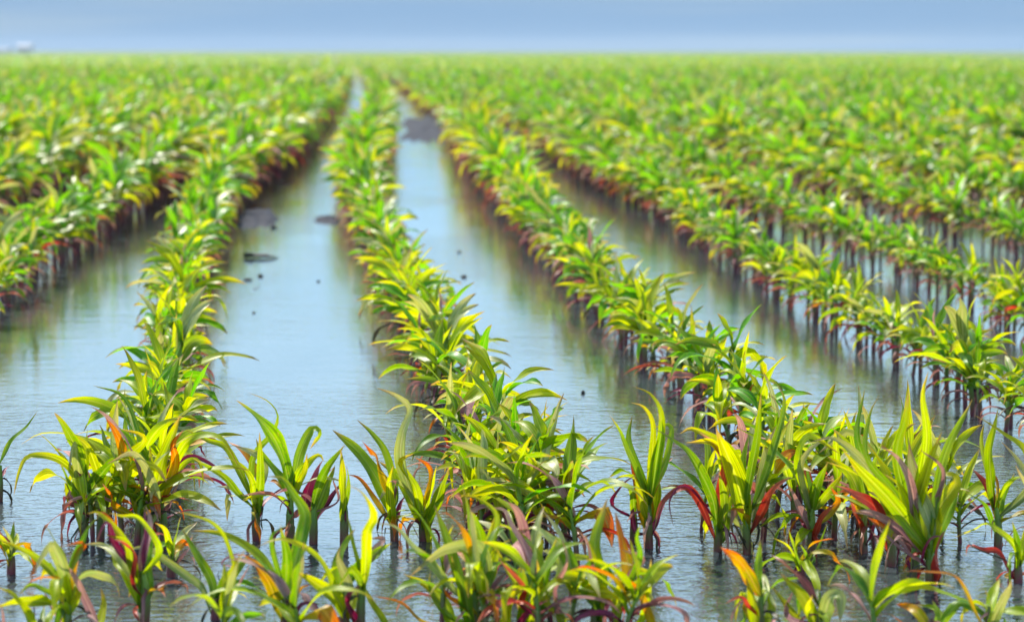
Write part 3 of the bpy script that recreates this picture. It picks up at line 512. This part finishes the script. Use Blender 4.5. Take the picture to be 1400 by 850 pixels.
protos = [gen_plant(np.random.default_rng(500 + i), 12, 4, healthy=.35, nl=int(np.random.default_rng(i).integers(10, 14)), big=float(np.random.default_rng(i + 50).uniform(.62, .84))) for i in range(24)]
proto_me = [[(p[0], part_mesh(*p)) for p in pr] for pr in protos]
ORD = ['first','second','third','fourth','fifth','sixth','seventh','eighth','ninth','tenth','eleventh','twelfth']
cnt = {}
g = np.random.default_rng(77)
for (Y, X, k, hs, rz, idx) in ind:
    i = int(g.integers(len(protos)))
    root = empty('corn_plant', (X, Y, 0), rz); root.scale = (hs * 1.05, hs * 1.05, hs); 
    root.rotation_euler = (g.normal(0, .05), g.normal(0, .05), rz)
    n = cnt.get(k, 0); cnt[k] = n + 1
    grp = 'corn plants in the ' + ROWNAME.get(k, 'rows at the side')
    if n < 12: lab = '%s corn plant from the near end of the %s' % (ORD[n], ROWNAME.get(k, 'side row'))
    else:
        band = 'past its near end' if Y < 8.5 else 'in its blurred middle'
        lab = 'corn plant of the %s, %s' % (ROWNAME.get(k, 'side row'), band); grp += ', ' + band
    props(root, lab, 'corn plant', grp)
    for nm, me in proto_me[i]: link(nm, me, root)

CL = [('front', [(92,880),(604,858),(640,842),(668,878),(712,850),(738,884),(780,866),(700,808),(848,884),(1196,890),(300,905),(420,900)], 9, 'the bottom edge of the picture'),
      ('left', [(112,737),(128,742),(150,722),(168,741),(186,748),(196,712),(204,684),(214,738),(232,700),(180,690)], -1, 'the thick lower end of the left channel row'),
      ('mid', [(612,640),(790,770),(660,745),(636,652),(655,665),(640,690),(672,688),(690,700),(668,716),(706,722),(722,738),(740,712),(748,742),(770,752),(700,752),(776,724),(640,735),(724,690)], 0, 'the thick lower end of the centre row'),
      ('right', [(1105,668),(1128,676),(1150,690),(1135,705),(1168,700),(1172,720),(1190,715),(1205,735),(1228,730),(1196,752),(1246,745),(1060,660),(1010,702),(1062,704),(1086,722),(1140,738),(1044,738),(1262,702),(1288,722),(1236,690),(1312,742),(958,728)], 1, 'the thick lower end of the right row')]
gc = np.random.default_rng(5)
cprot = [gen_plant(np.random.default_rng(900 + i), 16, 4, healthy=.25, big=1.25) for i in range(12)]
cpm = [[(p[0], part_mesh(*p)) for p in pr] for pr in cprot]
ci = 0
for _, pts, k, where in CL:
    for (px, py) in pts:
        X, Y = ground(px, py); sc = gc.uniform(.56, .78) * (1.0 if k < 9 else .85)
        root = empty('corn_plant', (X, Y, 0), gc.uniform(0, 6.28)); root.scale = (sc, sc, sc)
        root.rotation_euler = (gc.normal(0, .08), gc.normal(0, .08), gc.uniform(0, 6.28))
        props(root, 'corn plant crowded among others at ' + where, 'corn plant', 'crowded plants at ' + where)
        for nm, me in cpm[ci % 12]: link(nm, me, root)
        ci += 1

# the rest of the crop: one object
def lod(N, M, n, seed, **kw):
    res = []
    for i in range(n):
        pl = gen_plant(np.random.default_rng(seed + i), N, M, **kw)
        V = []; Q = []; U = []; VV = []; R = []; MI = []; o = 0
        for (_, kind, v, q, u, vv, r) in pl:
            V.append(v); Q.append(q + o); U.append(u); VV.append(vv); R.append(np.full(len(v), r)); MI.append(np.full(len(q), KN.index(kind) if kind in KN else len(KN))); o += len(v)
        res.append([np.concatenate(a) for a in (V, Q, U, VV, R, MI)])
    return res
L1_ = lod(6, 2, 14, 2000, healthy=.45, nl=13, big=.66, far=True); L2_ = lod(4, 2, 12, 3000, nl=12, big=.58, healthy=.85, far=True, top_only=False); L3_ = lod(3, 1, 10, 4000, nl=9, big=.6, healthy=.95, far=True, top_only=True)
fieldV = []; fieldQ = []; fU = []; fVV = []; fR = []; fM = []; off = 0
def bake(T, arr, g):
    """arr columns X Y scale rz; T list of templates"""
    global off
    which = g.integers(len(T), size=len(arr))
    for t, (V, Q, U, VV, R, MI) in enumerate(T):
        a = arr[which == t]
        if not len(a): continue
        c, s = np.cos(a[:, 3]), np.sin(a[:, 3]); sc = a[:, 2]
        x = (V[None, :, 0] * c[:, None] - V[None, :, 1] * s[:, None]) * sc[:, None] * a[:, 4][:, None] + a[:, 0][:, None]
        y = (V[None, :, 0] * s[:, None] + V[None, :, 1] * c[:, None]) * sc[:, None] * a[:, 4][:, None] + a[:, 1][:, None]
        z = V[None, :, 2] * sc[:, None] + 0 * x
        W = np.stack([x, y, z], -1).reshape(-1, 3)
        n = len(a); nv = len(V)
        fieldV.append(W.astype(np.float32)); fieldQ.append(((Q[None] + (np.arange(n) * nv)[:, None, None]).reshape(-1, 4) + off).astype(np.int32))
        fU.append(np.tile(U, n)); fVV.append(np.tile(VV, n)); fR.append(((R[None] + g.random(n)[:, None]) % 1).ravel()); fM.append(np.tile(MI, n))
        off += n * nv
ra = np.array([(X, Y, hs, rz, 1.05) for (Y, X, k, hs, rz, idx) in rest])
g = np.random.default_rng(9)
bake(L1_, ra[ra[:, 1] < 24], g); bake(L2_, ra[ra[:, 1] >= 24], g)
fp = []
for (ya, yb, st, wd) in ((75, 130, .55, 1.7), (130, 420, 1.5, 3.4)):
    Y = ya
    while Y < yb:
        hw = Y * .23 + 12; n = int(2 * hw / (SPC if Y < 130 else SPC * 2))
        k0 = np.arange(-n // 2, n // 2 + 1) * (1 if Y < 130 else 2)
        X = xb(Y) + k0 * SPC + g.normal(0, .12, len(k0)); 
        X = X[np.abs(X) < hw]
        fp.append(np.stack([X, np.full(len(X), Y) + g.uniform(-st / 2, st / 2, len(X)), g.uniform(1.5, 1.9, len(X)), g.uniform(0, 6.28, len(X)), np.full(len(X), wd)], 1))
        Y += st
bake(L3_, np.concatenate(fp), g)
me = mesh_np('corn_crop', np.concatenate(fieldV), np.concatenate(fieldQ), {'u': np.concatenate(fU), 'v': np.concatenate(fVV), 'rnd': np.concatenate(fR)},
             [MAT[k] for k in KN] + [MAT['stalk']], np.concatenate(fM))
print('crop faces', len(me.polygons), 'individual', len(ind), 'YMAX', YMAX)
props(link('corn_crop', me), 'distant green mass of corn rows reaching to the horizon', 'corn crop', kind='stuff')

# ------------------------------------------------------------------ ground, water, mud
def sheet(name, x0, x1, y0, y1, z, mat, nx=1, ny=1, zf=None):
    xs = np.linspace(x0, x1, nx + 1); ys = np.linspace(y0, y1, ny + 1); X, Yg = np.meshgrid(xs, ys, indexing='ij')
    Z = np.full(X.shape, z) if zf is None else zf(X, Yg)
    V = np.stack([X, Yg, Z], -1).reshape(-1, 3)
    i, j = np.meshgrid(np.arange(nx), np.arange(ny), indexing='ij'); b = (i * (ny + 1) + j).ravel()
    Q = np.stack([b, b + ny + 1, b + ny + 2, b + 1], 1)
    o = link(name, mesh_np(name, V, Q, {}, [mat])); o['kind'] = 'structure'
    return o
def water_mat():
    m, nt, N, L = newmat('flood_water')
    tc = node(nt, 'ShaderNodeNewGeometry')
    def nz(sc, det, ro, sx, sy):
        v = node(nt, 'ShaderNodeVectorMath', operation='MULTIPLY'); L.new(tc.outputs['Position'], v.inputs[0]); v.inputs[1].default_value = (sx, sy, 1)
        n = inp(node(nt, 'ShaderNodeTexNoise'), Scale=sc, Detail=det, Roughness=ro); L.new(v.outputs[0], n.inputs['Vector']); return n.outputs['Fac']
    fine = nz(24, 3.0, .55, .75, 1.35); broad = nz(5, 2.0, .5, .6, 1.6); patch = nz(.9, 2.0, .5, 1, .6)
    pm = node(nt, 'ShaderNodeMapRange', interpolation_type='SMOOTHSTEP'); L.new(patch, pm.inputs[0]); pm.inputs[1].default_value = .38; pm.inputs[2].default_value = .62; pm.inputs[3].default_value = .45; pm.inputs[4].default_value = 1.0
    sep = node(nt, 'ShaderNodeSeparateXYZ'); L.new(tc.outputs['Position'], sep.inputs[0])
    calm = node(nt, 'ShaderNodeMapRange', interpolation_type='SMOOTHSTEP'); L.new(sep.outputs[1], calm.inputs[0])
    calm.inputs[1].default_value = 5.0; calm.inputs[2].default_value = 8.5; calm.inputs[3].default_value = 1; calm.inputs[4].default_value = .32
    hgt = math_(nt, 'MULTIPLY', calm.outputs[0], math_(nt, 'ADD', math_(nt, 'MULTIPLY', math_(nt, 'MULTIPLY', fine, pm.outputs[0]), .0058), math_(nt, 'MULTIPLY', broad, .0040)))
    b = inp(node(nt, 'ShaderNodeBump'), Strength=1.0, Distance=1.0); L.new(hgt, b.inputs['Height'])
    silt = nz(1.3, 3, .5, 1, .5)
    c = ramp(nt, silt, [(.3, (.022,.035,.04)), (.7, (.05,.06,.06))])
    p = inp(node(nt, 'ShaderNodeBsdfPrincipled'), Roughness=.04, IOR=1.85)
    L.new(c, p.inputs['Base Color']); L.new(b.outputs[0], p.inputs['Normal'])
    out = node(nt, 'ShaderNodeOutputMaterial'); L.new(p.outputs[0], out.inputs[0])
    return m
def mud_mat(name, c0, c1, rough=.55, sc=6):
    m, nt, N, L = newmat(name)
    tc = node(nt, 'ShaderNodeNewGeometry')
    n = inp(node(nt, 'ShaderNodeTexNoise'), Scale=sc, Detail=6.0, Roughness=.6); L.new(tc.outputs['Position'], n.inputs['Vector'])
    b = inp(node(nt, 'ShaderNodeBump'), Strength=.6, Distance=.03); L.new(n.outputs['Fac'], b.inputs['Height'])
    p = inp(node(nt, 'ShaderNodeBsdfPrincipled'), Roughness=rough); p.inputs['Specular IOR Level'].default_value = .12; L.new(ramp(nt, n.outputs['Fac'], [(.35, c0), (.6, c1)]), p.inputs['Base Color']); L.new(b.outputs[0], p.inputs['Normal'])
    out = node(nt, 'ShaderNodeOutputMaterial'); L.new(p.outputs[0], out.inputs[0]); return m
WATER = water_mat(); MUD = mud_mat('wet_mud', (.012,.014,.024), (.032,.032,.045), .8); LAND = mud_mat('field_soil', (.07,.11,.03), (.13,.18,.04), .9, .6)
BED = mud_mat('bed', (.06,.05,.04), (.1,.085,.06), .8)
sheet('ground', -6000, 6000, -40, 9000, -.12, BED)
sheet('water', -60, 60, -30, 130, 0.0, WATER)
# a low rise carries the far part of the field above the flood
sheet('land', -6000, 6000, 124, 9000, 0, LAND, 2, 60, lambda X, Y: np.clip((Y - 128) / 30, -.1, 1) * .10 + np.clip((Y - 420) / 60, 0, 1) * .28)

def mud_patch(corners_px, hgt, seed):
    """low wet mound whose outline follows points on the water"""
    g = np.random.default_rng(seed)
    P = np.array([ground(*q) for q in corners_px]); c = P.mean(0); P = c + (P - c) * 1.05
    n = 40; t = np.arange(n) / n * len(P)
    E = np.array([P[int(a) % len(P)] * (1 - (a % 1)) + P[(int(a) + 1) % len(P)] * (a % 1) for a in t])
    V = []; R = 7
    for r in range(R + 1):
        f = 1 - r / R
        for i in range(n):
            jit = 1 + .10 * math.sin(i * 1.7 + seed) + .09 * math.sin(i * 3.1) + .07 * math.sin(i * 7.3 + seed * 2)
            q = c + (E[i] - c) * max(f, .02) * jit
            z = -.02 + (hgt + .02) * (1 - f ** 2.5) + (g.normal(0, .004) if 0 < r else 0)
            V.append((q[0], q[1], z))
    Q = [(r * n + i, r * n + (i + 1) % n, (r + 1) * n + (i + 1) % n, (r + 1) * n + i) for r in range(R) for i in range(n)]
    o = link('mud_bank', mesh_np('mud_bank', V, Q, {}, [MUD])); o['kind'] = 'structure'
mud_patch([(545,194),(548,160),(600,156),(612,176),(625,196),(585,199)], .03, 1)
mud_patch([(318,312),(330,286),(368,282),(384,296),(378,310),(345,314)], .03, 2)
mud_patch([(425,304),(430,297),(455,294),(470,300),(462,310)], .02, 3)
mud_patch([(680,198),(688,176),(715,170),(745,196),(715,206)], .03, 4)
mud_patch([(205,252),(215,240),(240,236),(250,248),(225,258)], .010, 5)

# floating bits
FLO = mud_mat('sodden_leaf', (.02,.018,.02), (.06,.05,.05), .5, 40)
def clod(px, py, w, h, label, seed, name='mud_clod'):
    g = np.random.default_rng(seed); X, Y = ground(px, py); s = Y / F
    n, R = 12, 6; V = []
    for r in range(R + 1):
        th = r / R * math.pi
        for i in range(n):
            ph = i / n * 2 * math.pi; k = 1 + g.normal(0, .10)
            V.append((math.sin(th) * math.cos(ph) * w * s / 2 * k, math.sin(th) * math.sin(ph) * w * s / 2 * k, math.cos(th) * h * s / 2 * k + h * s * .2))
    Q = [(r * n + i, (r + 1) * n + i, (r + 1) * n + (i + 1) % n, r * n + (i + 1) % n) for r in range(R) for i in range(n)]
    o = link(name, mesh_np(name, V, Q, {}, [FLO]), loc=(X, Y, 0)); props(o, label, 'mud clod')
clod(374, 312, 9, 6, 'round dark mud clod beside the left mud bank', 1)
clod(339, 383, 12, 4, 'small flat dark clod floating left of the bent twig', 2)
clod(356, 378, 8, 5, 'small dark clod at the top of the bent twig', 3)
clod(435, 385, 5, 3, 'tiny speck of mud in the channel beside the centre row', 4)
clod(634, 379, 9, 5, 'dark clod alone in the channel right of the centre row', 5)
clod(628, 345, 6, 3, 'tiny dark speck floating above the lone clod in the middle channel', 6)
clod(797, 538, 6, 7, 'small dark lump in the channel by the right row', 7)
clod(347, 428, 5, 3, 'very small dark speck floating below the bent twig', 8)
X, Y = ground(357, 353)
s = Y / F
V, Q, U, VV = leaf_mesh([(-24 * s, 0, .002), (-8 * s, .02, .004), (8 * s, -.01, .004), (24 * s, .01, .002)], .10, (0, 0, 1), .3, 14, 4, wave=.05)
props(link('floating_leaf', mesh_np('floating_leaf', V, Q, {'u': U, 'v': VV, 'rnd': np.full(len(V), .3)}, [FLO]), loc=(X, Y, 0)), 'long dark dead leaf floating flat below the left mud bank', 'dead leaf')
X, Y = ground(349, 396); s = Y / F
V, Q, U, VV = tube([(-3 * s, 0, -.003), (0, .02, .004), (5 * s, .08, .008)], [.004, .004, .003], 6, 5)
props(link('twig', mesh_np('twig', V, Q, {}, [FLO]), loc=(X, Y, 0)), 'thin bent dark twig poking out of the left channel', 'twig')

# farm sheds on the horizon
def plain(name, c, rough=.6):
    m, nt, N, L = newmat(name); tc = node(nt, 'ShaderNodeTexCoord')
    n = inp(node(nt, 'ShaderNodeTexNoise'), Scale=3, Detail=4.0); L.new(tc.outputs['Object'], n.inputs['Vector'])
    p = inp(node(nt, 'ShaderNodeBsdfPrincipled'), Roughness=rough); p.inputs['Specular IOR Level'].default_value = .12; L.new(ramp(nt, n.outputs['Fac'], [(.3, tuple(x * .85 for x in c)), (.7, c)]), p.inputs['Base Color'])
    out = node(nt, 'ShaderNodeOutputMaterial'); L.new(p.outputs[0], out.inputs[0]); return m
WHITE, ROOF, DOOR = plain('white_siding', (.40,.42,.46)), plain('metal_roof', (.36,.38,.44), .8), plain('shed_door', (.35,.3,.3))
def boxmesh(name, x0, x1, y0, y1, z0, z1, mat):
    V = [(x, y, z) for x in (x0, x1) for y in (y0, y1) for z in (z0, z1)]
    Q = [(0,1,3,2),(4,6,7,5),(0,4,5,1),(2,3,7,6),(0,2,6,4),(1,5,7,3)]
    return mesh_np(name, V, Q, {}, [mat], smooth=False)
def shed(px0, px1, Y, wall_h, ridge, label):
    xa, xb_ = (px0 - 700) / F * Y, (px1 - 700) / F * Y; w = xb_ - xa
    root = empty('farm_shed', (xa, Y, .3)); props(root, label, 'shed')
    link('wall', boxmesh('wall', 0, w, 0, 9, 0, wall_h, WHITE), root)
    V = [(-.4,-.5,wall_h),(w+.4,-.5,wall_h),(w+.4,9.5,wall_h),(-.4,9.5,wall_h),(-.4,4.5,ridge),(w+.4,4.5,ridge),(-.4,4.5,ridge),(w+.4,4.5,ridge)]
    link('roof', mesh_np('roof', V, [(0,1,5,4),(2,3,6,7),(0,4,6,3),(1,2,7,5),(0,3,2,1)], {}, [ROOF], smooth=False), root)
    link('door', boxmesh('door', w*.35, w*.6, -.08, -.003, .02, wall_h*.75, DOOR), root)
shed(27, 44, 1000, 2.6, 4.0, 'white farm shed on the far left horizon')
shed(-10, 14, 900, 1.4, 2.0, 'low pale shed at the left edge of the horizon')

# ------------------------------------------------------------------ sky, sun
SUN_EL, SUN_AZ = math.radians(52), math.radians(-28)          # azimuth from +Y, negative = left
W = bpy.data.worlds.new('World'); S.world = W; W.use_nodes = True
nt = W.node_tree; nt.nodes.clear(); L = nt.links
sky = nt.nodes.new('ShaderNodeTexSky'); sky.sky_type = 'NISHITA'; sky.sun_disc = False
sky.sun_elevation = SUN_EL; sky.sun_rotation = SUN_AZ; sky.air_density = 1.0; sky.dust_density = .2; sky.ozone_density = 3.0; sky.altitude = 0
tc = nt.nodes.new('ShaderNodeTexCoord')
vm = nt.nodes.new('ShaderNodeVectorMath'); vm.operation = 'MULTIPLY'; vm.inputs[1].default_value = (2.0, 2.0, 48); L.new(tc.outputs['Generated'], vm.inputs[0])
nz = nt.nodes.new('ShaderNodeTexNoise'); nz.inputs['Scale'].default_value = 1.3; nz.inputs['Detail'].default_value = 3; nz.inputs['Roughness'].default_value = .45; L.new(vm.outputs[0], nz.inputs['Vector'])
def rng_(src, a, b, lo=0.0, hi=1.0):
    mr = nt.nodes.new('ShaderNodeMapRange'); mr.interpolation_type = 'SMOOTHSTEP'; L.new(src, mr.inputs[0])
    for i_, v_ in enumerate((a, b, lo, hi)): mr.inputs[i_ + 1].default_value = v_
    return mr.outputs[0]
sx = nt.nodes.new('ShaderNodeSeparateXYZ'); L.new(tc.outputs['Generated'], sx.inputs[0])
# blue grey stratus low over the horizon, unseen bright veil above it, lifted to brighten the water, open sky higher up
bank = mix(nt, rng_(nz.outputs['Fac'], .42, .72), (1.58, 2.62, 4.02), (2.4, 3.2, 3.95))
veil = mix(nt, rng_(nz.outputs['Fac'], .35, .70), (3.7, 6.3, 8.6), (5.8, 8.0, 9.4))
low = mix(nt, rng_(sx.outputs[2], .022, .065), bank, veil)
low = mix(nt, rng_(sx.outputs[2], .13, .20), low, mix(nt, rng_(nz.outputs['Fac'], .35, .7), (5.4, 8.8, 13.0), (8.0, 11.0, 13.4)))  # bluer, brighter band above the view, added to brighten the near water
cl = mix(nt, rng_(sx.outputs[2], .25, .60, 1.0, .15), sky.outputs[0], low)
bg = nt.nodes.new('ShaderNodeBackground'); bg.inputs['Strength'].default_value = .10; L.new(cl, bg.inputs[0])
wo = nt.nodes.new('ShaderNodeOutputWorld'); L.new(bg.outputs[0], wo.inputs[0])
sl = bpy.data.lights.new('sun', 'SUN'); sl.energy = 5.0; sl.angle = math.radians(.5); sl.color = (1, .95, .86)
so = bpy.data.objects.new('sun', sl); COL.objects.link(so)
from mathutils import Vector
sd = Vector((math.sin(SUN_AZ) * math.cos(SUN_EL), math.cos(SUN_AZ) * math.cos(SUN_EL), math.sin(SUN_EL)))
so.rotation_euler = (-sd).to_track_quat('-Z', 'Y').to_euler(); so.location = (0, 0, 20)

# ------------------------------------------------------------------ air
me = boxmesh('haze', -500, 500, -42, 1100, -1.2, 6.0, MUD); me.materials.clear()
hm = bpy.data.materials.new('haze'); hm.use_nodes = True; hn = hm.node_tree; hn.nodes.clear()
pv = hn.nodes.new('ShaderNodeVolumePrincipled'); pv.inputs['Color'].default_value = (.80, .90, 1, 1); pv.inputs['Density'].default_value = .00022; pv.inputs['Anisotropy'].default_value = .2
ho = hn.nodes.new('ShaderNodeOutputMaterial'); hn.links.new(pv.outputs[0], ho.inputs['Volume'])
me.materials.append(hm); props(link('haze', me), 'pale summer haze over the far field', kind='stuff')

# ------------------------------------------------------------------ camera
cd = bpy.data.cameras.new('camera'); co = bpy.data.objects.new('camera', cd); COL.objects.link(co); S.camera = co
cd.sensor_width = 36; cd.lens = F / 1400 * 36; cd.clip_start = .1; cd.clip_end = 20000
co.location = (0, 0, H); co.rotation_euler = (math.pi / 2 - PITCH, 0, 0)
cd.dof.use_dof = True; cd.dof.focus_distance = 5.7; cd.dof.aperture_fstop = 3.8
S.view_settings.view_transform = 'Standard'; S.view_settings.look = 'None'; S.view_settings.exposure = 0.80; S.view_settings.gamma = 1
S.cycles.max_bounces = 8; S.cycles.transmission_bounces = 4; S.cycles.transparent_max_bounces = 4; S.cycles.caustics_reflective = False
